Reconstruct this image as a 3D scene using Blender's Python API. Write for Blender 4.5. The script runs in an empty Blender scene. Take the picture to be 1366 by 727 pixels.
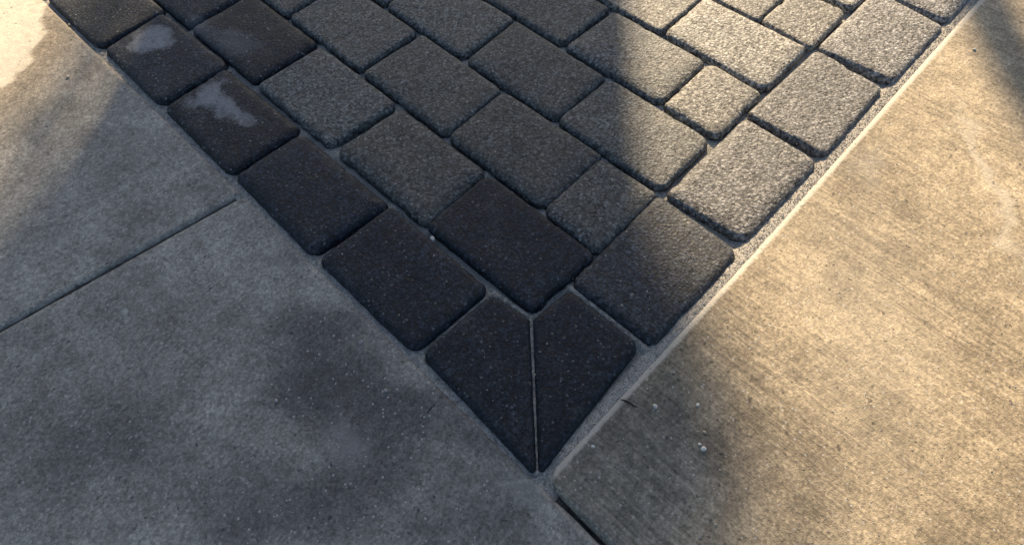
import bpy, math, random
import numpy as np
from mathutils import Vector, Matrix, noise as mnoise

random.seed(7)
rng = np.random.default_rng(7)
scene = bpy.context.scene
COL = scene.collection

# ------------------------------------------------------------------ camera
cam_data = bpy.data.cameras.new("camera")
cam = bpy.data.objects.new("camera", cam_data)
COL.objects.link(cam)
cam_data.sensor_width = 36.0
cam_data.lens = 21.47
cam_data.clip_start = 0.02
cam_data.clip_end = 2000.0
CAM = Matrix(((0.69350824, 0.62961981, -0.35017882, -0.12971),
              (-0.72015148, 0.59186561, -0.36204550, -0.10298),
              (-0.02069222, 0.50326334, 0.86388532, 0.80340),
              (0, 0, 0, 1)))
cam.matrix_world = CAM
scene.camera = cam

# ------------------------------------------------------------------ sky, sun, exposure
SUN_AZ = math.radians(40.0)      # direction towards the sun, from +X towards +Y
SUN_EL = math.radians(27.0)
world = bpy.data.worlds.new("World")
scene.world = world
world.use_nodes = True
wn = world.node_tree
wn.nodes.clear()
sky = wn.nodes.new("ShaderNodeTexSky")
sky.sky_type = 'NISHITA'
sky.sun_disc = False
sky.sun_elevation = SUN_EL
sky.sun_rotation = math.pi / 2 - SUN_AZ
sky.air_density = 1.0
sky.dust_density = 1.6
bg = wn.nodes.new("ShaderNodeBackground")
bg.inputs["Strength"].default_value = 0.060
wo = wn.nodes.new("ShaderNodeOutputWorld")
wn.links.new(sky.outputs[0], bg.inputs["Color"])
wn.links.new(bg.outputs[0], wo.inputs["Surface"])

sun_data = bpy.data.lights.new("sun", 'SUN')
sun_data.energy = 4.8
sun_data.angle = math.radians(0.75)
sun_data.color = (1.0, 0.78, 0.51)
sun = bpy.data.objects.new("sun", sun_data)
COL.objects.link(sun)
SUN_DIR = Vector((math.cos(SUN_AZ) * math.cos(SUN_EL), math.sin(SUN_AZ) * math.cos(SUN_EL), math.sin(SUN_EL)))
sun.rotation_euler = SUN_DIR.to_track_quat('Z', 'Y').to_euler()
sun.location = SUN_DIR * 12

vs = scene.view_settings
vs.view_transform = 'Standard'
vs.look = 'None'
vs.exposure = 1.12
vs.gamma = 1.0
vs.use_curve_mapping = False
scene.cycles.use_denoising = True

# ------------------------------------------------------------------ node helpers
class NT:
    def __init__(self, name):
        self.m = bpy.data.materials.new(name)
        self.m.use_nodes = True
        self.t = self.m.node_tree
        self.t.nodes.clear()
        self.out = self.n("ShaderNodeOutputMaterial")
        self.b = self.n("ShaderNodeBsdfPrincipled")
        self.l(self.b.outputs[0], self.out.inputs[0])
        g = self.n("ShaderNodeNewGeometry")
        self.pos = g.outputs["Position"]
    def n(self, t, **k):
        nd = self.t.nodes.new(t)
        for a, v in k.items():
            setattr(nd, a, v)
        return nd
    def l(self, a, b):
        self.t.links.new(a, b)
    def put(self, sock, v):
        if isinstance(v, (int, float)):
            sock.default_value = v
        elif isinstance(v, (tuple, list)):
            sock.default_value = (*v, 1.0) if len(v) == 3 and sock.type == 'RGBA' else v
        else:
            self.l(v, sock)
    def noise(self, scale, detail=4.0, rough=0.5, vec=None, dist=0.0):
        nd = self.n("ShaderNodeTexNoise")
        nd.inputs["Scale"].default_value = scale
        nd.inputs["Detail"].default_value = detail
        nd.inputs["Roughness"].default_value = rough
        nd.inputs["Distortion"].default_value = dist
        self.l(vec if vec is not None else self.pos, nd.inputs["Vector"])
        return nd
    def math(self, op, a, b=None, clamp=False):
        nd = self.n("ShaderNodeMath", operation=op)
        nd.use_clamp = clamp
        self.put(nd.inputs[0], a)
        if b is not None:
            self.put(nd.inputs[1], b)
        return nd.outputs[0]
    def ramp(self, v, lo, hi, a=0.0, b=1.0, smooth=True):
        nd = self.n("ShaderNodeMapRange")
        nd.interpolation_type = 'SMOOTHSTEP' if smooth else 'LINEAR'
        self.put(nd.inputs[0], v)
        for i, x in enumerate((lo, hi, a, b)):
            nd.inputs[i + 1].default_value = x
        return nd.outputs[0]
    def mix(self, f, a, b, blend='MIX'):
        nd = self.n("ShaderNodeMix", data_type='RGBA', blend_type=blend)
        self.put(nd.inputs[0], f)
        self.put(nd.inputs[6], a)
        self.put(nd.inputs[7], b)
        return nd.outputs[2]
    def vmul(self, v, s, rot=0.0):
        nd = self.n("ShaderNodeMapping")
        self.l(v, nd.inputs[0])
        nd.inputs["Scale"].default_value = s
        nd.inputs["Rotation"].default_value = (0, 0, rot)
        return nd.outputs[0]
    def warped(self, amount, scale, detail=3.0):
        nz = self.noise(scale, detail)
        sub = self.n("ShaderNodeVectorMath", operation='SUBTRACT')
        self.l(nz.outputs["Color"], sub.inputs[0])
        sub.inputs[1].default_value = (0.5, 0.5, 0.5)
        mu = self.n("ShaderNodeVectorMath", operation='SCALE')
        self.l(sub.outputs[0], mu.inputs[0])
        mu.inputs[3].default_value = amount
        ad = self.n("ShaderNodeVectorMath", operation='ADD')
        self.l(self.pos, ad.inputs[0])
        self.l(mu.outputs[0], ad.inputs[1])
        return ad.outputs[0]
    def blob(self, vec, x, y, rx, ry, rot=0.0, soft=0.5):
        """1 inside an ellipse on the ground, 0 outside"""
        s = self.n("ShaderNodeVectorMath", operation='SUBTRACT')
        self.l(vec, s.inputs[0])
        s.inputs[1].default_value = (x, y, 0)
        r = self.n("ShaderNodeMapping")
        self.l(s.outputs[0], r.inputs[0])
        r.vector_type = 'POINT'
        r.inputs["Rotation"].default_value = (0, 0, -rot)
        m = self.n("ShaderNodeVectorMath", operation='MULTIPLY')
        self.l(r.outputs[0], m.inputs[0])
        m.inputs[1].default_value = (1 / rx, 1 / ry, 0)
        le = self.n("ShaderNodeVectorMath", operation='LENGTH')
        self.l(m.outputs[0], le.inputs[0])
        return self.ramp(le.outputs["Value"], 1 - soft, 1 + soft, 1.0, 0.0)
    def bump(self, h, dist, strength=1.0, normal=None):
        nd = self.n("ShaderNodeBump")
        nd.inputs["Strength"].default_value = strength
        nd.inputs["Distance"].default_value = dist
        self.l(h, nd.inputs["Height"])
        if normal is not None:
            self.l(normal, nd.inputs["Normal"])
        return nd.outputs[0]
    def scalecol(self, c, f):
        """colour times a float socket"""
        nd = self.n("ShaderNodeVectorMath", operation='SCALE')
        self.put(nd.inputs[0], c)
        self.put(nd.inputs[3], f)
        return nd.outputs[0]
    def done(self, col, rough, normal=None, spec=0.5):
        self.put(self.b.inputs["Base Color"], col)
        self.put(self.b.inputs["Roughness"], rough)
        self.b.inputs["Specular IOR Level"].default_value = spec
        if normal is not None:
            self.l(normal, self.b.inputs["Normal"])
        return self.m

def paver_material(name, base, warm, rough, spec, bump_mm, splotches=(), speckle=0.4):
    k = NT(name)
    oi = k.n("ShaderNodeObjectInfo")
    big = k.noise(9.0, 4.0, 0.6)
    mid = k.noise(55.0, 4.0, 0.65)
    fine = k.noise(200.0, 3.0, 0.75)
    vo = k.n("ShaderNodeTexVoronoi")
    vo.inputs["Scale"].default_value = 185.0
    k.l(k.warped(0.004, 120.0, 1.0), vo.inputs["Vector"])
    vsep = k.n("ShaderNodeSeparateColor")
    k.l(vo.outputs["Color"], vsep.inputs[0])
    vd = k.ramp(vo.outputs["Distance"], 0.05, 0.75, 1.0, 0.0)
    grain = k.noise(640.0, 2.0, 0.7)
    pit = k.noise(135.0, 2.0, 0.6)
    tone = k.ramp(oi.outputs["Random"], 0, 1, 0.76, 1.28, False)
    c = k.mix(k.ramp(big.outputs[0], 0.35, 0.65), base, warm)
    c = k.scalecol(c, tone)
    c = k.scalecol(c, k.ramp(mid.outputs[0], 0.3, 0.7, 0.7, 1.3, False))
    c = k.scalecol(c, k.ramp(fine.outputs[0], 0.32, 0.68, 0.45, 1.6, False))
    c = k.scalecol(c, k.ramp(vsep.outputs[0], 0.0, 1.0, 0.5, 1.5, False))
    c = k.scalecol(c, k.ramp(vd, 0.0, 0.5, 0.55, 1.1, False))
    dust = k.math('MULTIPLY', k.ramp(k.noise(16.0, 5.0, 0.65).outputs[0], 0.5, 0.72), k.ramp(fine.outputs[0], 0.4, 0.6, 0.0, 0.16))
    c = k.mix(dust, c, (0.30, 0.29, 0.27))
    speck = k.ramp(grain.outputs[0], 0.64, 0.74)
    c = k.mix(k.math('MULTIPLY', speck, speckle), c, (0.34, 0.32, 0.29))
    big_grain = k.math('MULTIPLY', k.ramp(vsep.outputs[1], 0.93, 0.95), k.ramp(vo.outputs["Distance"], 0.25, 0.45, 0.8, 0.0))
    c = k.mix(k.math('MULTIPLY', big_grain, min(1.0, speckle * 1.6)), c, (0.40, 0.38, 0.34))
    pitm = k.ramp(pit.outputs[0], 0.38, 0.425, 1.0, 0.0)
    c = k.mix(k.math('MULTIPLY', pitm, 0.8), c, (0.010, 0.010, 0.012))
    rr = k.ramp(mid.outputs[0], 0.3, 0.7, rough - 0.08, rough + 0.1, False)
    if splotches:
        w = k.warped(0.06, 30.0, 8.0)
        for (x, y, rx, ry, rot, st, soft) in splotches:
            bm = k.math('ADD', k.blob(w, x, y, rx, ry, rot, soft), k.math('SUBTRACT', fine.outputs[0], 0.5))
            bm = k.math('MULTIPLY', k.ramp(bm, 0.05, 1.15), k.math('MULTIPLY', k.ramp(mid.outputs[0], 0.25, 0.6, 0.55, 1.0), st * 1.15))
            c = k.mix(bm, c, (0.26, 0.265, 0.28))
    h = k.math('ADD', fine.outputs[0], k.math('MULTIPLY', grain.outputs[0], 0.3))
    h = k.math('SUBTRACT', h, k.math('MULTIPLY', pitm, 0.35))
    h = k.math('ADD', k.math('MULTIPLY', h, 0.7), k.math('ADD', k.math('MULTIPLY', mid.outputs[0], 0.5), k.math('MULTIPLY', vd, 0.28)))
    nrm = k.bump(h, bump_mm * 0.001)
    return k.done(c, rr, nrm, spec)

M = {}
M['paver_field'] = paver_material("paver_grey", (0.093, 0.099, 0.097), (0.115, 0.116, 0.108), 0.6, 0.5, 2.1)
M['paver_tan_lit'] = paver_material("paver_sandy_grey_lit", (0.25, 0.242, 0.218), (0.30, 0.285, 0.25), 0.62, 0.5, 2.2)  # sunlit field pavers: the sun's brightening is put into the base colour
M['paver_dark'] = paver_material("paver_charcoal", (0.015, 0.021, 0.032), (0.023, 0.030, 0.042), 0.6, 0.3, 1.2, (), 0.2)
M['paver_stain'] = paver_material("paver_charcoal_hazed", (0.016, 0.021, 0.030), (0.025, 0.030, 0.039), 0.6, 0.3, 1.3,
    [(0.19, 1.0, 0.03, 0.07, 0.3, 0.28, 0.8), (0.175, 1.09, 0.02, 0.03, 0.0, 0.3, 0.8),
(0.088, 1.118, 0.036, 0.038, 0.0, 0.85, 0.45), (0.062, 1.128, 0.022, 0.018, 0.3, 0.6, 0.5),
     (0.105, 1.09, 0.020, 0.022, 0.3, 0.6, 0.5), (0.082, 0.905, 0.042, 0.024, 0.2, 0.8, 0.5), (0.085, 0.855, 0.024, 0.046, 0.0, 0.8, 0.5), (0.092, 0.805, 0.013, 0.030, 0.1, 0.55, 0.5)])
M['paver_mid_half_lit'] = paver_material("paver_dark_grey_half_lit", (0.030, 0.036, 0.045), (0.043, 0.048, 0.056), 0.58, 0.4, 1.7, (), 0.35)  # half-lit border paver: base tone set between shaded and lit copies
M['paver_edge_lit'] = paver_material("paver_pinkish_grey_lit", (0.20, 0.197, 0.192), (0.235, 0.228, 0.218), 0.62, 0.5, 2.4)  # sunlit right border: paler base colour paints the sunlight in

def concrete_material(name, dark, light, broom, stains_and_shade, whites, rough=0.7, bump_mm=1.5, cell=0.22):
    k = NT(name)
    big = k.noise(3.2, 6.0, 0.6, dist=0.4)
    med = k.noise(17.0, 5.0, 0.65)
    mot = k.noise(70.0, 4.0, 0.6)
    fine = k.noise(230.0, 4.0, 0.8)
    grain = k.noise(600.0, 2.0, 0.7)
    c = k.mix(k.ramp(big.outputs[0], 0.36, 0.64), dark, light)
    c = k.scalecol(c, k.ramp(med.outputs[0], 0.3, 0.7, 0.78, 1.22, False))
    c = k.scalecol(c, k.ramp(mot.outputs[0], 0.3, 0.7, 0.84, 1.16, False))
    c = k.scalecol(c, k.ramp(fine.outputs[0], 0.32, 0.68, 0.6, 1.42, False))
    h = k.math('ADD', fine.outputs[0], k.math('MULTIPLY', grain.outputs[0], 0.5))
    if broom:
        v = k.vmul(k.warped(0.008, 9.0), (150.0, 5.0, 1.0), broom[1])
        br = k.noise(1.0, 3.0, 0.7, v)
        v2 = k.vmul(k.warped(0.006, 14.0), (48.0, 2.6, 1.0), broom[1])
        br2 = k.noise(1.0, 4.0, 0.6, v2)
        msk = k.ramp(k.noise(4.5, 3.0).outputs[0], 0.38, 0.62, 0.4, 1.0)
        b = k.math('ADD', k.math('MULTIPLY', br.outputs[0], 0.8), k.math('MULTIPLY', br2.outputs[0], 0.45))
        lines = k.ramp(b, 0.5, 0.8, 0.68, 1.2, False)
        c = k.mix(msk, c, k.scalecol(c, lines))
        h = k.math('ADD', h, k.math('MULTIPLY', k.math('MULTIPLY', br.outputs[0], msk), broom[0]))
    vo = k.n("ShaderNodeTexVoronoi")
    vo.inputs["Scale"].default_value = 250.0
    k.l(k.pos, vo.inputs["Vector"])
    vsep = k.n("ShaderNodeSeparateColor")
    k.l(vo.outputs["Color"], vsep.inputs[0])
    c = k.scalecol(c, k.ramp(vsep.outputs[0], 0.0, 1.0, 1.0 - cell, 1.0 + cell, False))
    w = k.warped(0.13, 8.0, 6.0)
    for (x, y, rx, ry, rot, s, soft, colr) in stains_and_shade:
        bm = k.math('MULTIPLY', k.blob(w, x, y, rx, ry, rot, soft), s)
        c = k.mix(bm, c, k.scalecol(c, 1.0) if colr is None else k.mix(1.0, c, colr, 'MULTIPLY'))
    w2 = k.warped(0.11, 16.0, 9.0)
    for (x, y, rx, ry, rot, s, soft, colr) in whites:
        bm = k.math('MULTIPLY', k.blob(w2, x, y, rx, ry, rot, soft), s)
        c = k.mix(bm, c, k.scalecol(colr, k.ramp(mot.outputs[0], 0.3, 0.7, 0.85, 1.1, False)))
    if broom:      # pale cement paste on the tooled arris, its sun highlight painted in
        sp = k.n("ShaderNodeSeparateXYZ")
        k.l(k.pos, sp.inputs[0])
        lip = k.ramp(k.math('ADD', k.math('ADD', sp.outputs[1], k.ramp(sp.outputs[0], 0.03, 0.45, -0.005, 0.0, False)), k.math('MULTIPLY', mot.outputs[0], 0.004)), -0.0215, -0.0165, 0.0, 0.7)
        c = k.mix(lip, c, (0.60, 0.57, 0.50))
    vsp = k.math('MULTIPLY', k.ramp(vsep.outputs[1], 0.955, 0.965), k.ramp(vo.outputs["Distance"], 0.25, 0.5, 0.7, 0.0))
    c = k.mix(vsp, c, (0.55, 0.54, 0.51))
    dots = k.ramp(k.noise(120.0, 1.0, 0.4).outputs[0], 0.245, 0.29, 1.0, 0.0)
    c = k.mix(k.math('MULTIPLY', dots, 0.6), c, (0.03, 0.03, 0.03))
    h = k.math('ADD', h, k.math('MULTIPLY', mot.outputs[0], 0.7))
    nrm = k.bump(h, bump_mm * 0.001)
    return k.done(c, rough, nrm, 0.4)

DK = (0.30, 0.31, 0.35)
STAIN_SPOTS = [(-0.075, 0.385, 0.07, 0.040, 0.75), (-0.105, 0.31, 0.075, 0.05, 0.8), (-0.075, 0.20, 0.08, 0.05, 0.8), (-0.13, 0.15, 0.06, 0.035, 0.6),
    (-0.235, 0.185, 0.09, 0.04, 0.75), (-0.10, 0.045, 0.09, 0.04, 0.55), (-0.29, 0.28, 0.06, 0.04, 0.45), (-0.38, 0.45, 0.10, 0.05, 0.4), (-0.015, 0.09, 0.04, 0.02, 0.45)]
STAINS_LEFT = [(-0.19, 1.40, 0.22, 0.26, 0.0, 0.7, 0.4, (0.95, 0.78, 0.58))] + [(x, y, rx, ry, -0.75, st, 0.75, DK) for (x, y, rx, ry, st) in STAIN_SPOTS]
M['slab_left'] = concrete_material("worn_grey_concrete", (0.238, 0.226, 0.200), (0.36, 0.340, 0.298), None,
STAINS_LEFT,
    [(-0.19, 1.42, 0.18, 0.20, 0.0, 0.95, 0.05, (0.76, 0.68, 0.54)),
     (-0.145, 0.215, 0.03, 0.02, 0.6, 0.35, 0.7, (0.36, 0.35, 0.35)),
     (-0.02, -0.005, 0.018, 0.03, 0.0, 0.4, 0.7, (0.36, 0.35, 0.33)),
     (-0.255, 0.60, 0.007, 0.005, 0.3, 0.6, 0.5, (0.5, 0.49, 0.47))], 0.72, 1.5)
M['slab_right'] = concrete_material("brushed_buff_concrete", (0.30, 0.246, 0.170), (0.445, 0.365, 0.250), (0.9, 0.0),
    [(0.09, -0.08, 0.14, 0.11, 0.0, 0.9, 0.55, (0.50, 0.57, 0.70)), (0.38, -0.035, 0.32, 0.03, 0.0, 0.35, 0.8, (0.72, 0.72, 0.72)),  # first patch paints the shaded corner's darker, cooler tone into the colour
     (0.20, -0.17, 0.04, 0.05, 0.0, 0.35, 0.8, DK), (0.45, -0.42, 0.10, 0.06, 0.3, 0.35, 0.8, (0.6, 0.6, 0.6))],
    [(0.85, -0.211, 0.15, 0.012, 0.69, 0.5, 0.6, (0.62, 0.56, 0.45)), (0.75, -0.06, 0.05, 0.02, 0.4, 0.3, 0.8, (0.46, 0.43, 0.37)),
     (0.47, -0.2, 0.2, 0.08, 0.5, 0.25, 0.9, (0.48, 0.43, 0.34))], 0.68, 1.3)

def simple_material(name, a, b, scale, rough=0.8, bump=0.0, spec=0.3):
    k = NT(name)
    nz = k.noise(scale, 4.0, 0.65)
    c = k.mix(k.ramp(nz.outputs[0], 0.35, 0.65), a, b)
    nrm = k.bump(nz.outputs[0], bump) if bump else None
    return k.done(c, rough, nrm, spec)

M['sand'] = simple_material("pale_joint_sand", (0.24, 0.23, 0.21), (0.56, 0.53, 0.47), 420.0, 0.9, 0.002)
M['grain'] = simple_material("sand_grains", (0.22, 0.21, 0.19), (0.60, 0.57, 0.51), 160.0, 0.8)
M['filler'] = simple_material("dark_joint_filler", (0.025, 0.023, 0.02), (0.085, 0.08, 0.07), 160.0, 0.95, 0.003)
M['dirt'] = simple_material("packed_dirt", (0.05, 0.047, 0.042), (0.12, 0.11, 0.10), 140.0, 0.95, 0.003)
M['ground'] = simple_material("bare_ground", (0.10, 0.085, 0.06), (0.16, 0.14, 0.10), 6.0, 0.95, 0.01)
M['stucco'] = simple_material("pale_stucco", (0.38, 0.35, 0.30), (0.46, 0.43, 0.37), 60.0, 0.9, 0.004)
M['pebble_white'] = simple_material("white_stone", (0.60, 0.57, 0.52), (0.80, 0.77, 0.71), 200.0, 0.85)
M['pebble_grey'] = simple_material("grey_stone", (0.28, 0.27, 0.26), (0.42, 0.41, 0.39), 200.0, 0.7)
M['pebble_tan'] = simple_material("tan_stone", (0.40, 0.34, 0.25), (0.55, 0.48, 0.36), 200.0, 0.7)
M['dark_sliver'] = simple_material("dark_bark_or_crack", (0.025, 0.02, 0.016), (0.05, 0.04, 0.03), 200.0, 0.9)
M['bark'] = simple_material("brown_bark", (0.07, 0.05, 0.035), (0.14, 0.11, 0.08), 20.0, 0.9, 0.01)
M['leaf'] = simple_material("green_leaves", (0.04, 0.07, 0.02), (0.07, 0.12, 0.035), 3.0, 0.6)

# ------------------------------------------------------------------ object helpers
def mesh_obj(name, verts, faces, mat, parent=None, smooth=None, origin=None):
    me = bpy.data.meshes.new(name)
    V = np.asarray(verts, float)
    o3 = np.zeros(3) if origin is None else np.asarray(origin, float)
    me.from_pydata((V - o3).tolist(), [], faces)
    if smooth is True:
        me.polygons.foreach_set("use_smooth", np.ones(len(me.polygons), dtype=bool))
    elif isinstance(smooth, list):
        me.polygons.foreach_set("use_smooth", np.array(smooth, dtype=bool))
    me.materials.append(mat)
    me.update()
    o = bpy.data.objects.new(name, me)
    COL.objects.link(o)
    o.location = o3
    if parent is not None:
        o.parent = parent
        o.location = o3 - np.array(parent.location)
    return o

def tag(o, label=None, cat=None, group=None, kind=None):
    if label: o["label"] = label
    if cat: o["category"] = cat
    if group: o["group"] = group
    if kind: o["kind"] = kind
    return o

def empty(name, loc):
    o = bpy.data.objects.new(name, None)
    COL.objects.link(o)
    o.location = loc
    return o

def nz(x, y, z=0.0, s=1.0):
    return mnoise.noise(Vector((x * s, y * s, z)))

# ------------------------------------------------------------------ ground to the horizon
g = 600.0
tag(mesh_obj("ground", [(-g, -g, -0.12), (g, -g, -0.12), (g, g, -0.12), (-g, g, -0.12)], [(0, 1, 2, 3)], M['ground']), kind="structure")

# ------------------------------------------------------------------ pavers: plan corners (left, top, right, bottom as seen), metres
Q = {
 'LB4': [(0.0133, 1.1622), (0.1449, 1.1755), (0.1502, 0.9442), (0.0094, 0.9509)],
 'LB3': [(0.0111, 0.9324), (0.1405, 0.9406), (0.1459, 0.7086), (0.0071, 0.7132)],
 'LB2': [(0.0113, 0.7005), (0.1424, 0.6979), (0.1450, 0.4666), (0.0056, 0.4827)],
 'LB1': [(0.0077, 0.4620), (0.1463, 0.4590), (0.1469, 0.2395), (0.0074, 0.2440)],
 'RB1': [(0.2431, 0.1530), (0.4592, 0.1568), (0.4566, 0.0042), (0.2466, 0.0066)],
 'RB2': [(0.4728, 0.1489), (0.6987, 0.1481), (0.6959, 0.0086), (0.4830, 0.0101)],
 'RB3': [(0.7115, 0.1502), (0.9354, 0.1468), (0.9269, 0.0122), (0.7189, 0.0078)],
 'RB4': [(0.9456, 0.1480), (1.1748, 0.1495), (1.1594, 0.0063), (0.9573, 0.0075)],
 'F1': [(0.1651, 0.3889), (0.3008, 0.3895), (0.3019, 0.1610), (0.1682, 0.1658)],
 'F2': [(0.1622, 0.6199), (0.3021, 0.6147), (0.3028, 0.3979), (0.1636, 0.3926)],
 'F3': [(0.1604, 0.8564), (0.3029, 0.8525), (0.3026, 0.6278), (0.1609, 0.6400)],
 'R2z': [(0.3128, 0.2740), (0.4571, 0.2750), (0.4604, 0.1622), (0.3087, 0.1610)],
 'R2a': [(0.3147, 0.5014), (0.4573, 0.5063), (0.4618, 0.2800), (0.3158, 0.2778)],
 'R2b': [(0.3154, 0.7357), (0.4602, 0.7322), (0.4571, 0.5130), (0.3144, 0.5090)],
 'R3z': [(0.4717, 0.3876), (0.6143, 0.3859), (0.6138, 0.1650), (0.4719, 0.1633)],
 'R3a': [(0.4707, 0.6164), (0.6138, 0.6248), (0.6119, 0.3965), (0.4714, 0.3927)],
 'R4z': [(0.6295, 0.2722), (0.7720, 0.2743), (0.7691, 0.1639), (0.6284, 0.1606)],
 'R4a': [(0.6265, 0.5035), (0.7692, 0.5007), (0.7690, 0.2826), (0.6284, 0.2811)],
 'R5z': [(0.7863, 0.3874), (0.9255, 0.3905), (0.9285, 0.1668), (0.7836, 0.1621)],
 'R6z': [(0.9401, 0.2695), (1.0680, 0.2690), (1.0743, 0.1626), (0.9361, 0.1600)],
 'C1': None, 'C2': None,
}
def px(u, v):
    """pixel of the photograph to the ground plane z = 0"""
    d = CAM.to_3x3() @ Vector(((u - 683) / 814.74, -(v - 363.5) / 814.74, -1))
    t = -CAM.translation.z / d.z
    p = CAM.translation + d * t
    return (p.x, p.y)
Q['C1'] = [px(563, 475), px(655, 394), px(706, 427), px(715, 636)]
Q['C2'] = [px(711.5, 428), px(759, 388), px(853, 462), px(719, 636)]
PL, PW, G = 0.235, 0.155, 0.0125
B0, BASE, HALF = 0.001, 0.156, 0.117
def cell(u0, u1, v0, v1):
    h = G / 2
    j = lambda: random.uniform(-0.0015, 0.0015)
    return [(v0 + h + j(), u1 - h + j()), (v1 - h + j(), u1 - h + j()), (v1 - h + j(), u0 + h + j()), (v0 + h + j(), u0 + h + j())]
for i in range(4, 9):
    Q['LB%d' % (i + 1)] = cell(0.2355 + i * PL, 0.2355 + (i + 1) * PL, B0, B0 + PW)
    Q['RB%d' % (i + 1)] = cell(B0, B0 + PW, 0.2355 + i * PL, 0.2355 + (i + 1) * PL)
for r in range(1, 12):
    v0 = B0 + r * PW; v1 = v0 + PW
    for kk in range(0, 9):
        if r == 1: nm = 'F%d' % (kk + 1)
        elif kk == 0: nm = 'R%dz' % r
        else: nm = 'R%d%s' % (r, 'abcdefghij'[kk - 1])
        if r % 2 == 1:
            u0 = BASE + kk * PL; u1 = u0 + PL
        elif kk == 0:
            u0 = BASE; u1 = BASE + HALF
        else:
            u0 = BASE + HALF + (kk - 1) * PL; u1 = u0 + PL
        if nm not in Q and u0 < 1.9 and v0 < 1.75:
            Q[nm] = cell(u0, u1, v0, v1)

PAV_ROOT = None
def signed_area(q):
    return 0.5 * sum(q[i][0] * q[(i + 1) % 4][1] - q[(i + 1) % 4][0] * q[i][1] for i in range(4))

def rounded_outline(q, inset, radii, n_edge, n_arc):
    """counter-clockwise rounded quad offset inwards by inset, fixed vertex count"""
    pts = [np.array(p, float) for p in q]
    lines = []
    for i in range(4):
        a, b = pts[i], pts[(i + 1) % 4]
        d = (b - a) / np.linalg.norm(b - a)
        n = np.array([-d[1], d[0]])
        lines.append((a + n * inset, d))
    cor = []
    for i in range(4):
        p0, d0 = lines[i - 1]; p1, d1 = lines[i]
        A = np.array([d0, -d1]).T
        t = np.linalg.solve(A, p1 - p0)
        cor.append((p0 + d0 * t[0], d0, d1))
    out = []
    arcs = []
    for i, (c, d0, d1) in enumerate(cor):
        r = max(radii[i] - inset, 0.002)
        ang = math.acos(max(-1, min(1, float(np.dot(d0, d1)))))
        tl = r * math.tan(ang / 2)
        s = c - d0 * tl
        n0 = np.array([-d0[1], d0[0]])
        cen = s + n0 * r
        a0 = math.atan2(*(s - cen)[::-1])
        arcs.append([cen + r * np.array([math.cos(a0 + ang * t), math.sin(a0 + ang * t)]) for t in np.linspace(0, 1, n_arc)])
    for i in range(4):
        a = arcs[i]; b = arcs[(i + 1) % 4]
        out += a
        for t in np.linspace(0, 1, n_edge + 2)[1:-1]:
            out.append(a[-1] * (1 - t) + b[0] * t)
    return np.array(out)

def build_paver(name, key, mat, parent, near):
    q = Q[key]
    if signed_area(q) < 0: q = q[::-1]
    corner = key in ('C1', 'C2')
    radii = [random.uniform(0.007, 0.018) for _ in range(4)]
    if corner:
        # sharp saw-cut mitre at the tip and inner end
        lowest = min(range(4), key=lambda i: q[i][0] + q[i][1])
        radii[lowest] = 0.004
        inner = max((0, 1, 2, 3), key=lambda i: min(q[i][0], q[i][1]))
        radii[inner] = 0.005
    n_edge, n_arc = (22, 7) if near else (6, 5)
    top = 0.0086 + random.uniform(-0.0008, 0.0012)
    tilt = (random.uniform(-0.006, 0.006), random.uniform(-0.006, 0.006))
    cen = np.mean(np.array(q), axis=0)
    rr = random.uniform(0.6, 1.12)
    ex = -0.0014 if corner else -0.0046
    prof = [(ex, -0.06), (ex, -0.0045), (ex + 0.0005 * rr, 0.0002), (ex + 0.0019 * rr, 0.0032), (ex + 0.0042 * rr, 0.0056), (ex + 0.0072 * rr, 0.0072), (ex + 0.011 * rr, 0.0081), (ex + 0.017 * rr, top)]
    seed = random.uniform(0, 99)
    V, F = [], []
    base = None
    for (ins, z) in prof:
        o = rounded_outline(q, ins, radii, n_edge, n_arc)
        V.append([o, z])
    n = len(V[0][0])
    last = V[-1][0]
    for t in (0.82, 0.62, 0.42, 0.2):
        V.append([cen + (last - cen) * t, top + 0.0006 * (1 - t)])
    verts = []
    for k, (o, z) in enumerate(V):
        edge_w = max(0.0, 1.0 - k / 8.0)
        for p in o:
            d = p - cen
            d = d / (np.linalg.norm(d) + 1e-9)
            w = nz(p[0], p[1], seed, 22) * 0.0012 + nz(p[0], p[1], seed + 5, 75) * 0.0010 + nz(p[0], p[1], seed + 9, 230) * 0.0007
            chip = max(0.0, nz(p[0], p[1], seed + 21, 46) - 0.30) * 0.011
            if corner: w *= 0.5; chip *= 0.5
            pp = p + d * (w - chip) * edge_w
            zz = z
            if k > 1:
                zz += tilt[0] * (p[0] - cen[0]) + tilt[1] * (p[1] - cen[1])
                zz -= chip * 0.5 * edge_w
                zz += nz(p[0], p[1], seed + 31, 18) * 0.0009 + nz(p[0], p[1], seed + 33, 90) * 0.0006
            verts.append((pp[0], pp[1], zz))
    for k in range(len(V) - 1):
        a, b = k * n, (k + 1) * n
        for i in range(n):
            j = (i + 1) % n
            F.append((a + i, a + j, b + j, b + i))
    c = len(verts)
    verts.append((cen[0], cen[1], top + 0.0007))
    a = (len(V) - 1) * n
    for i in range(n):
        F.append((a + i, a + (i + 1) % n, c))
    return mesh_obj(name, verts, F, mat, parent, True, origin=(cen[0], cen[1], 0))

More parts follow.
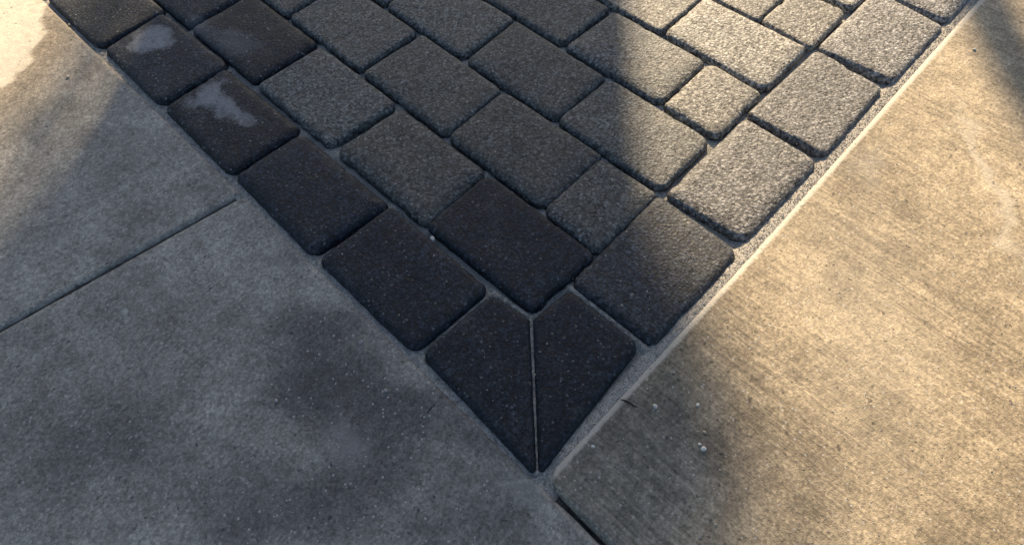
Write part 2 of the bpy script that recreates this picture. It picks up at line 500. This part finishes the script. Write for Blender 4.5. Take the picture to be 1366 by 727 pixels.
# ---- sand bed under and between the pavers (the paving itself)
sand_pts = []          # places where sand has washed up nearly level
for key in ('C2', 'RB1', 'C1', 'LB1', 'F1', 'F2', 'F3', 'LB2', 'LB3', 'LB4', 'RB2', 'RB3', 'RB4', 'R2a', 'R2b', 'R3a', 'R3z', 'R4a', 'LB5', 'F4'):
    q = Q[key]
    cen = np.mean(np.array(q), axis=0)
    for p in q:
        d = np.array(p) - cen
        sand_pts.append(tuple(np.array(p) + d / np.linalg.norm(d) * 0.004))
def seg_dist(X, Y, a, b):
    ax, ay = a; bx, by = b
    dx, dy = bx - ax, by - ay
    t = np.clip(((X - ax) * dx + (Y - ay) * dy) / (dx * dx + dy * dy), 0, 1)
    return np.hypot(X - ax - t * dx, Y - ay - t * dy)
def sand_height(X, Y):
    h = np.full(X.shape, -0.0075)
    for p in sand_pts:
        d2 = (X - p[0]) ** 2 + (Y - p[1]) ** 2
        h = np.maximum(h, -0.0125 + 0.0090 * np.exp(-(d2 / 0.019 ** 2) ** 1.5))
    # washed-up strips along both outer edges, the mitre and the wide joint beside it
    e = np.minimum(X, Y)
    h = np.maximum(h, -0.0125 + 0.0105 * np.exp(-(np.maximum(e - 0.006, 0) / 0.008) ** 2))
    for a, b, s in ((px(709, 428), px(716.5, 630), 0.0138), (px(760, 384), px(860, 464), 0.0145), (px(655, 392), px(560, 473), 0.0105), (px(660, 392), px(708, 425), 0.013)):
        h = np.maximum(h, -0.0125 + s * np.exp(-(seg_dist(X, Y, a, b) / 0.010) ** 2))
    h = np.where((X > 0.03) & (Y < 0.008), np.maximum(h, -0.0005 + 0.0028 * np.clip((0.004 - Y) / 0.010, 0, 1)), h)
    h = np.where(Y < -0.016, np.where(X < 0.012, -0.002 + (Y + 0.016) * 0.22, h), h)
    return h
xs = np.concatenate([np.linspace(-0.016, 1.25, 300), np.linspace(1.25, 2.0, 40)[1:]])
ysd = np.concatenate([np.linspace(-0.048, -0.018, 9), xs])
X, Y = np.meshgrid(xs, ysd)
Z = sand_height(X, Y) + rng.normal(0, 0.0005, X.shape)
nn = len(xs)
V = np.column_stack([X.ravel(), Y.ravel(), Z.ravel()])
V[:, :1] -= 0.0
F = []
for i in range(len(ysd) - 1):
    r0 = i * nn
    F += [(r0 + j, r0 + j + 1, r0 + nn + j + 1, r0 + nn + j) for j in range(nn - 1)]
paving = mesh_obj("paver_pavement", V, F, M['sand'], None, True)
tag(paving, kind="structure")

DARK = {'C1', 'C2', 'LB1', 'LB2', 'F1', 'RB1'}
STAIN = {'LB3', 'LB4', 'LB5', 'F4', 'F5'}
for key in Q:
    if key == 'RB1': mat = M['paver_mid_half_lit']
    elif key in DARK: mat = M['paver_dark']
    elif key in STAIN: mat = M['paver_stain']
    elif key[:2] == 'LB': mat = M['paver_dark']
    elif key[:2] == 'RB': mat = M['paver_edge_lit']
    elif key in ('R5z', 'R6z', 'R7z', 'R4z', 'R6a', 'R5a'): mat = M['paver_tan_lit']
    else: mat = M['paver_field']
    q = Q[key]
    near = min(p[0] + p[1] for p in q) < 1.9
    o = build_paver("paver", key, mat, paving, near)
    if key == 'C1': tag(o, "mitred charcoal corner paver left of the pale diagonal joint")
    elif key == 'C2': tag(o, "mitred charcoal corner paver right of the pale diagonal joint")
    elif key == 'LB4': tag(o, "charcoal edge paver with a compact bluish white haze patch")
    elif key == 'LB3': tag(o, "charcoal edge paver with a hooked bluish white haze streak")

# ---- loose sand grains in the open joints
def grains(name, pts, size, mat, parent):
    V, F = [], []
    for (x, y, z, s) in pts:
        b = len(V)
        a = random.uniform(0, 6.28)
        h = s * random.uniform(0.5, 0.9)
        tilt = random.uniform(-0.3, 0.3) * s
        for k in range(4):
            r = s * random.uniform(0.65, 1.1)
            V.append((x + r * math.cos(a + k * 1.57), y + r * math.sin(a + k * 1.57), z + (tilt if k % 2 else -tilt) * 0.5))
        V.append((x + random.uniform(-.3, .3) * s, y + random.uniform(-.3, .3) * s, z + h))
        V.append((x, y, z - h))
        for k in range(4):
            F.append((b + k, b + (k + 1) % 4, b + 4))
            F.append((b + (k + 1) % 4, b + k, b + 5))
    o = mesh_obj(name, V, F, mat, parent, False)
    o["kind"] = "stuff"
    return o
cand = []
for _ in range(26000):
    m = random.random()
    if m < 0.28: p = (random.uniform(-0.012, 0.010), random.uniform(0, 1.4))
    elif m < 0.58: p = (random.uniform(0.0, 1.3), random.uniform(-0.016, 0.010))
    elif m < 0.80:
        c = random.choice(sand_pts); p = (c[0] + random.gauss(0, 0.012), c[1] + random.gauss(0, 0.012))
    else:
        a, b = random.choice(((px(709, 428), px(716.5, 630)), (px(760, 384), px(860, 464)), (px(655, 392), px(560, 473)), (px(663, 397), px(708, 425))))
        t = random.random(); p = (a[0] + (b[0] - a[0]) * t + random.gauss(0, 0.004), a[1] + (b[1] - a[1]) * t + random.gauss(0, 0.004))
    cand.append(p)
A = np.array(cand)
H = sand_height(A[:, 0], A[:, 1])
gp = [(p[0], p[1], h + 0.0002, random.uniform(0.0005, 0.0014)) for p, h in zip(cand, H) if p[0] > -0.015 and p[1] > -0.015]
grains("joint_grit", gp, 1, M['grain'], paving)

# ------------------------------------------------------------------ concrete slabs
def slab(name, outline, z_top, depth, round_r, mat, parent=None, amp=0.0012):
    """outline: ccw list of (x, y); dense points get a worn, rounded arris"""
    P = np.array(outline, float)
    n = len(P)
    nxt = np.roll(P, -1, 0); prv = np.roll(P, 1, 0)
    tan = nxt - prv
    tan /= np.linalg.norm(tan, axis=1)[:, None] + 1e-12
    nor = np.column_stack([-tan[:, 1], tan[:, 0]])
    prof = [(0, -depth), (0, -round_r * 1.1), (0.12, -0.75), (0.35, -0.42), (0.7, -0.16), (1.2, -0.03), (1.8, 0.0)]
    verts, F = [], []
    for k, (i, z) in enumerate(prof):
        ins = i * round_r
        zz = z_top + (z if k < 2 else z * round_r)
        for p, nn_ in zip(P, nor):
            w = (nz(p[0], p[1], 3.3, 30) * 1.0 + nz(p[0], p[1], 8.1, 110) * 0.6) * amp * (1 - k / 6.0)
            verts.append((*(p + nn_ * (ins + w)), zz))
    for k in range(len(prof) - 1):
        a, b = k * n, (k + 1) * n
        for i in range(n):
            j = (i + 1) % n
            F.append((a + i, a + j, b + j, b + i))
    sm = [True] * len(F)
    F.append(tuple((len(prof) - 1) * n + i for i in range(n)))
    sm.append(False)
    return mesh_obj(name, verts, F, mat, parent, sm)

def dense(a, b, step):
    a = np.array(a, float); b = np.array(b, float)
    m = max(1, int(np.linalg.norm(b - a) / step))
    return [tuple(a + (b - a) * t / m) for t in range(m)]

XL = -0.0035            # edge of the left concrete, along the paving
JA = np.array((-0.3907, 0.7152)); JB = np.array((XL, 0.6640))
jd = (JA - JB) / np.linalg.norm(JA - JB)
far = JB + jd * 6.0
jn = np.array((jd[1], -jd[0]))
if jn[1] < 0: jn = -jn
GAP = 0.0020
left_root = empty("concrete_driveway", (0, 0, 0))
tag(left_root, kind="structure")
lo = JB - jn * GAP; hi = JB + jn * GAP
lo[0] = XL; hi[0] = XL
lower = [(-6.0, -6.0)] + [(XL, -6.0)] + dense((XL, -0.6), lo, 0.006) + dense(lo, lo + jd * 1.2, 0.006) + [tuple(lo + jd * 1.2)] + [tuple(far - jn * GAP)]
slab("slab", lower, 0.001, 0.09, 0.0058, M['slab_left'], left_root, 0.0016)
upper = dense(hi, (XL, 1.8), 0.006) + [(XL, 1.8), (XL, 6.0), (-6.0, 6.0), tuple(far + jn * GAP)] + dense(hi + jd * 1.2, hi, 0.006)
slab("slab", upper, 0.002, 0.09, 0.0058, M['slab_left'], left_root, 0.0016)
# bottom of the tooled groove
gv = [(*(JB - jd * 0.002 - jn * 0.014), -0.0036), (*(JB - jd * 0.002 + jn * 0.014), -0.0036), (*(far + jn * 0.014), -0.0036), (*(far - jn * 0.014), -0.0036)]
mesh_obj("groove", gv, [(0, 3, 2, 1)], M['dirt'], left_root)

YR = -0.0115
# right concrete with a rounded corner beside the paving's tip
arc = []
R0 = 0.028
for t in np.linspace(math.pi, math.pi / 2, 14):
    arc.append((0.0035 + R0 + R0 * math.cos(t), YR + 0.005 - R0 + R0 * math.sin(t)))
right = [(-0.0055, -6.0), (6.0, -6.0), (6.0, YR + 0.004), (1.7, YR + 0.003)] + dense((1.6, YR + 0.003), (0.45, YR), 0.006) + dense((0.45, YR), (0.0035 + R0, YR + 0.005), 0.006) + arc[::-1] + dense((0.0025, YR + 0.005 - R0 - 0.006), (-0.0055, -0.6), 0.006)
right_root = slab("concrete_walkway", right, 0.0055, 0.09, 0.0070, M['slab_right'], None, 0.0007)
tag(right_root, kind="structure")
# compressed filler in the gap between the two concretes
fv, ff = [], []
ys = np.linspace(-0.034, -0.9, 120)
for y in ys:
    zf = -0.005 - 0.004 * min(1, (-0.034 - y) / 0.05) + 0.004 * nz(0.3, y, 1.0, 40)
    fv += [(-0.017, y, zf), (0.012, y, zf + 0.001)]
for i in range(len(ys) - 1):
    ff.append((2 * i, 2 * i + 2, 2 * i + 3, 2 * i + 1))
mesh_obj("joint_filler", fv, ff, M['filler'], right_root, True)

# ------------------------------------------------------------------ what throws the shadows: unseen pillar added for its shade, and young tree beyond the paving
def at(s, q, z=0.0):
    """s metres towards the sun, q metres to the right of that line"""
    ca, sa = math.cos(SUN_AZ), math.sin(SUN_AZ)
    return Vector((s * ca + q * sa, s * sa - q * ca, z))
def block(name, s0, s1, q0, q1, z0, z1, mat, parent, bev=0.01):
    ring = [(s0, q0), (s1, q0), (s1, q1), (s0, q1)]
    v = []
    for z, b in ((z0, 0), (z1 - bev, 0), (z1, bev)):
        for (s, q) in ring:
            ss = s + (b if s == s0 else -b); qq = q + (b if q == q0 else -b)
            v.append(at(ss, qq, z))
    f = [(0, 1, 2, 3)[::-1], (8, 9, 10, 11)]
    for k in (0, 4):
        for i in range(4):
            j = (i + 1) % 4
            f.append((k + i, k + j, k + 4 + j, k + 4 + i))
    f = [tuple(reversed(x)) for x in f]
    o3 = at((s0 + s1) / 2, (q0 + q1) / 2, z0)
    return mesh_obj(name, v, f, mat, parent, False, origin=o3)
D = 6.5
DZ = 1.5 * math.tan(SUN_EL)
pillar = empty("shade_pillar", at(D + 0.13, -0.36, -0.119))  # unseen pillar, added to cast the central shade
tag(pillar, "tall broad pale stucco pillar, unseen, added beyond the paving to cast its shade", "pillar")
QL, QR = -0.85, 0.148
def pb(name, z0, z1, dl, dr):
    o = block(name, D - dr, D + 0.26 + dr, QL - dl, QR + dr, z0, z1, M['stucco'], None)
    w = o.location.copy()
    o.parent = pillar
    o.location = w - pillar.location
pb("plinth", -0.119, 0.30, 0.05, 0.05)
pb("shaft", 0.301, 2.42 + DZ, 0.0, 0.0)
zc = 2.421 + DZ
for k in range(7):  # steps widen upward to shape the shadow's edge
    pb("shadow_corbel", zc, zc + 0.085, 0.010 * (k + 1), 0.012 * (k + 1))
    zc += 0.086
pb("cap", zc, zc + 0.10, 0.09, 0.17)

TD = 7.0
tree = empty("young_tree", at(TD, 0.93, -0.119))
tag(tree, "slender young tree with a leafy crown behind the paving", "tree")
def tube(path, rad, seg=10):
    v, f = [], []
    for k, (p, r) in enumerate(zip(path, rad)):
        for i in range(seg):
            a = i * 6.2832 / seg
            v.append((p[0] + r * math.cos(a), p[1] + r * math.sin(a), p[2]))
    for k in range(len(path) - 1):
        for i in range(seg):
            j = (i + 1) % seg
            f.append((k * seg + i, k * seg + j, (k + 1) * seg + j, (k + 1) * seg + i))
    return v, f
def relpart(name, v, f, mat, sm):
    o = mesh_obj(name, v, f, mat, None, sm)
    me = o.data
    for vert in me.vertices: vert.co -= tree.location
    o.parent = tree
    return o
path, rad = [], []
zk = [-0.119, 1.6, 2.2 + DZ, 2.43 + DZ, 2.57 + DZ, 2.9 + DZ, 3.4 + DZ]
qk = [0.93, 0.89, 0.85, 0.842, 0.86, 0.90, 0.98]
rk = [0.095, 0.078, 0.068, 0.06, 0.046, 0.032, 0.016]
for z in np.linspace(-0.119, 3.4 + DZ, 60):
    path.append(at(TD + 0.02 * math.sin(z * 2.3), float(np.interp(z, zk, qk)), z)); rad.append(float(np.interp(z, zk, rk)))
v, f = tube(path, rad)
relpart("trunk", v, f, M['bark'], True)
v, f = [], []
cc = at(TD, 1.0, 3.12 + DZ)
for _ in range(3600):
    while True:
        d = Vector((random.uniform(-1, 1), random.uniform(-1, 1), random.uniform(-1, 1)))
        if d.length < 1: break
    r = 1.0 + 0.45 * mnoise.noise(d * 2.4)
    p = cc + Vector((d.x * 0.52 * r, d.y * 0.52 * r, d.z * 0.42 * r))
    if mnoise.noise(p * 5.0) < -0.15: continue
    a = Vector((random.gauss(0, 1), random.gauss(0, 1), random.gauss(0, 0.7))).normalized()
    bq = a.orthogonal().normalized()
    L, Wd = random.uniform(0.03, 0.055), random.uniform(0.010, 0.017)
    b0 = len(v)
    cq = a.cross(bq)
    v += [p - a * L / 2, p + bq * Wd, p + a * L / 2 + cq * 0.006, p - bq * Wd]
    f.append((b0, b0 + 1, b0 + 2, b0 + 3))
relpart("crown", v, f, M['leaf'], False)

# ---- unseen climber added on the pillar's two edges to fray its shadow
shade_vine = empty("shadow_fringe_plant", at(D + 0.2, QR + 0.03, -0.119))  # added out of view to blur the pillar's shadow edges
tag(shade_vine, "leafy climbing plant growing up the edges of the gate pillar", "climber")
def shade_vine_part(name, v, f, mat, sm):
    o = mesh_obj(name, v, f, mat, None, sm)
    for vert in o.data.vertices: vert.co -= shade_vine.location
    o.parent = shade_vine
for q0 in (QR - 0.01, QL - 0.02):
    pth = [at(D + 0.2 + 0.03 * math.sin(z * 3), q0 + 0.015 * math.sin(z * 4.0 + q0), z) for z in np.linspace(-0.119, 3.5, 50)]
    v, f = tube(pth, [0.012] * 50, 6)
    shade_vine_part("stem", v, f, M['bark'], True)
    v, f = [], []
    side = 1 if q0 > 0 else -1
    for _ in range(2300):
        if side > 0:
            z = random.uniform(2.46, 3.5) + DZ
            reach = 0.06 + 0.18 * min(1, max(0, (z - DZ - 2.46) / 0.25))
        else:
            z = random.uniform(1.2, 3.3) + DZ
            reach = 0.06 + 0.12 * min(1, max(0, (z - DZ - 1.8) / 0.5))
        e = min(abs(random.gauss(0, 0.5)), 1.4) * reach
        p = at(D + random.uniform(0.0, 0.2), q0 + side * e + (0.03 if side > 0 else 0.0), z)
        a_ = Vector((random.gauss(0, 1), random.gauss(0, 1), random.gauss(0, 1))).normalized()
        b_ = a_.orthogonal().normalized(); c_ = a_.cross(b_)
        L, Wd = random.uniform(0.025, 0.045), random.uniform(0.012, 0.02)
        k0 = len(v)
        v += [p - a_ * L / 2, p + b_ * Wd, p + a_ * L / 2 + c_ * 0.006, p - b_ * Wd]
        f.append((k0, k0 + 1, k0 + 2, k0 + 3))
    shade_vine_part("foliage", v, f, M['leaf'], False)

# ------------------------------------------------------------------ pebbles, chips and grit lying about
def pebble(u, vv, size, mat, label, z, name="pebble", cat="pebble", squash=0.65, stretch=1.25):
    x, y = px(u, vv)
    V, F = [], []
    seed = random.uniform(0, 50)
    rot = random.uniform(0, 3.14)
    ca, sa = math.cos(rot), math.sin(rot)
    nu, nv = 9, 6
    V.append((0, 0, -size * squash))
    for i in range(1, nv):
        th = math.pi * i / nv
        for j in range(nu):
            ph = 2 * math.pi * j / nu
            d = Vector((math.sin(th) * math.cos(ph), math.sin(th) * math.sin(ph), -math.cos(th)))
            r = size * (1 + 0.35 * mnoise.noise(d * 1.6 + Vector((seed, 0, 0))))
            lx, ly = d.x * r * stretch, d.y * r
            V.append((lx * ca - ly * sa, lx * sa + ly * ca, d.z * r * squash))
    V.append((0, 0, size * squash))
    for j in range(nu):
        F.append((0, 1 + (j + 1) % nu, 1 + j))
    for i in range(nv - 2):
        for j in range(nu):
            a = 1 + i * nu + j; b = 1 + i * nu + (j + 1) % nu
            F.append((a, b, b + nu, a + nu))
    e = len(V) - 1
    for j in range(nu):
        F.append((e, e - nu + j, e - nu + (j + 1) % nu))
    lowz = min(p[2] for p in V)
    o = mesh_obj(name, [(p[0], p[1], p[2] - lowz) for p in V], F, mat, None, True)
    o.location = (x, y, z - 0.0004)
    return tag(o, label, cat, "loose pebbles on the paving")
ZL, ZR = 0.001, 0.0055
W_, G_, T_ = M['pebble_white'], M['pebble_grey'], M['pebble_tan']
pebble(577, 319, 0.0036, W_, "bright white pebble lodged in the joint left of a dark field paver", -0.001, stretch=1.6)
pebble(936.5, 600.5, 0.0032, W_, "largest white pebble on the walkway, casting a short shadow", ZR)
pebble(938, 578, 0.0022, T_, "small tan pebble just above the largest white pebble on the walkway", ZR)
pebble(929, 542, 0.0022, W_, "small white pebble on the shadow fringe of the walkway", ZR)
pebble(932, 594, 0.0020, W_, "tiny white pebble touching the upper left of the largest walkway pebble", ZR)
pebble(790, 597, 0.0022, W_, "white pebble in the shade near the walkway's rounded corner", ZR)
pebble(873, 544, 0.0028, W_, "flat white pebble by the walkway edge beside the short crack", ZR)
pebble(482, 457, 0.0030, G_, "grey pebble on the driveway beside the lowest left edge paver", ZL)
pebble(515, 522, 0.0026, G_, "grey pebble on the dark stain of the driveway", ZL)
pebble(369, 535, 0.0024, G_, "pale grey pebble lying alone on the driveway's dark patch", ZL)
pebble(92, 105, 0.0030, T_, "tan pebble at the ragged edge of the bright dry patch", 0.002)
pebble(93, 34, 0.0026, T_, "small tan pebble in the sunlit sand at the paving's far left edge", -0.0005)
pebble(1137, 77, 0.0022, W_, "white pebble on the sunlit walkway nearest the tree trunk's shadow", ZR)
pebble(1297, 70, 0.0026, W_, "small white pebble inside the narrow trunk shadow", ZR)

# short crack running into the right concrete: a sliver of dark grit pressed in it
def chip(u, vv, length, ang, label, z):
    x, y = px(u, vv)
    w = length * 0.10
    pts = []
    for t in np.linspace(0, 1, 6):
        pts.append((length * (t - 0.5), w * 0.6 * math.sin(t * 5), 0.0))
    V, F = [], []
    for i, p in enumerate(pts):
        s = w * (0.35 + 0.65 * math.sin(math.pi * (i + 0.6) / 6.2))
        V += [(p[0], p[1] - s / 2, 0), (p[0], p[1] + s / 2, 0), (p[0], p[1], s * 0.7)]
    for i in range(5):
        a = i * 3
        F += [(a, a + 3, a + 5, a + 2), (a + 2, a + 5, a + 4, a + 1), (a + 1, a + 4, a + 3, a)]
    F += [(0, 2, 1), (15, 16, 17)]
    o = mesh_obj("bark_or_crack", V, F, M['dark_sliver'], None, True)
    o.location = (x, y, z + 0.0002)
    o.rotation_euler = (0, 0, ang)
    return tag(o, label, "bark chip", "dark bark chips")
chip(838, 539, 0.024, -1.2, "short dark crack at the walkway edge near the right mitred paver", ZR)  # the slab's short crack, built as a raised dark sliver
chip(776, 509, 0.012, 0.9, "thin dark sliver on the right mitred corner paver", 0.0102)
chip(959, 607, 0.008, -0.5, "tiny dark chip right of the largest white walkway pebble", ZR)
chip(230, 297, 0.016, -1.3, "dark chip standing across the driveway's tooled groove", 0.001)
chip(575, 545, 0.016, 0.2, "short dark sliver on the driveway beside the left mitred paver", ZL)
chip(1149, 22, 0.008, 1.0, "tiny dark chip on the sunlit half paver at the top", 0.0102)

# fine grit scattered over the surfaces: too small to count
gp = []
for _ in range(4200):
    x, y = px(random.uniform(0, 1366), random.uniform(0, 727))
    if x > 0.01 and y > 0.01:
        if random.random() < 0.35: continue
        z = 0.0102
        if min(x % 0.155, y % 0.235) < 0.02: continue
    elif x < -0.02: z = 0.0015
    elif x > 0.03 and y < -0.03: z = 0.0058
    else: continue
    gp.append((x, y, z, abs(random.gauss(0, 0.0005)) + 0.0003))
o = grains("scattered_grit", gp, 1, M['grain'], None)
tag(o, "fine pale grit scattered over the pavers and concrete", "grit", kind="stuff")
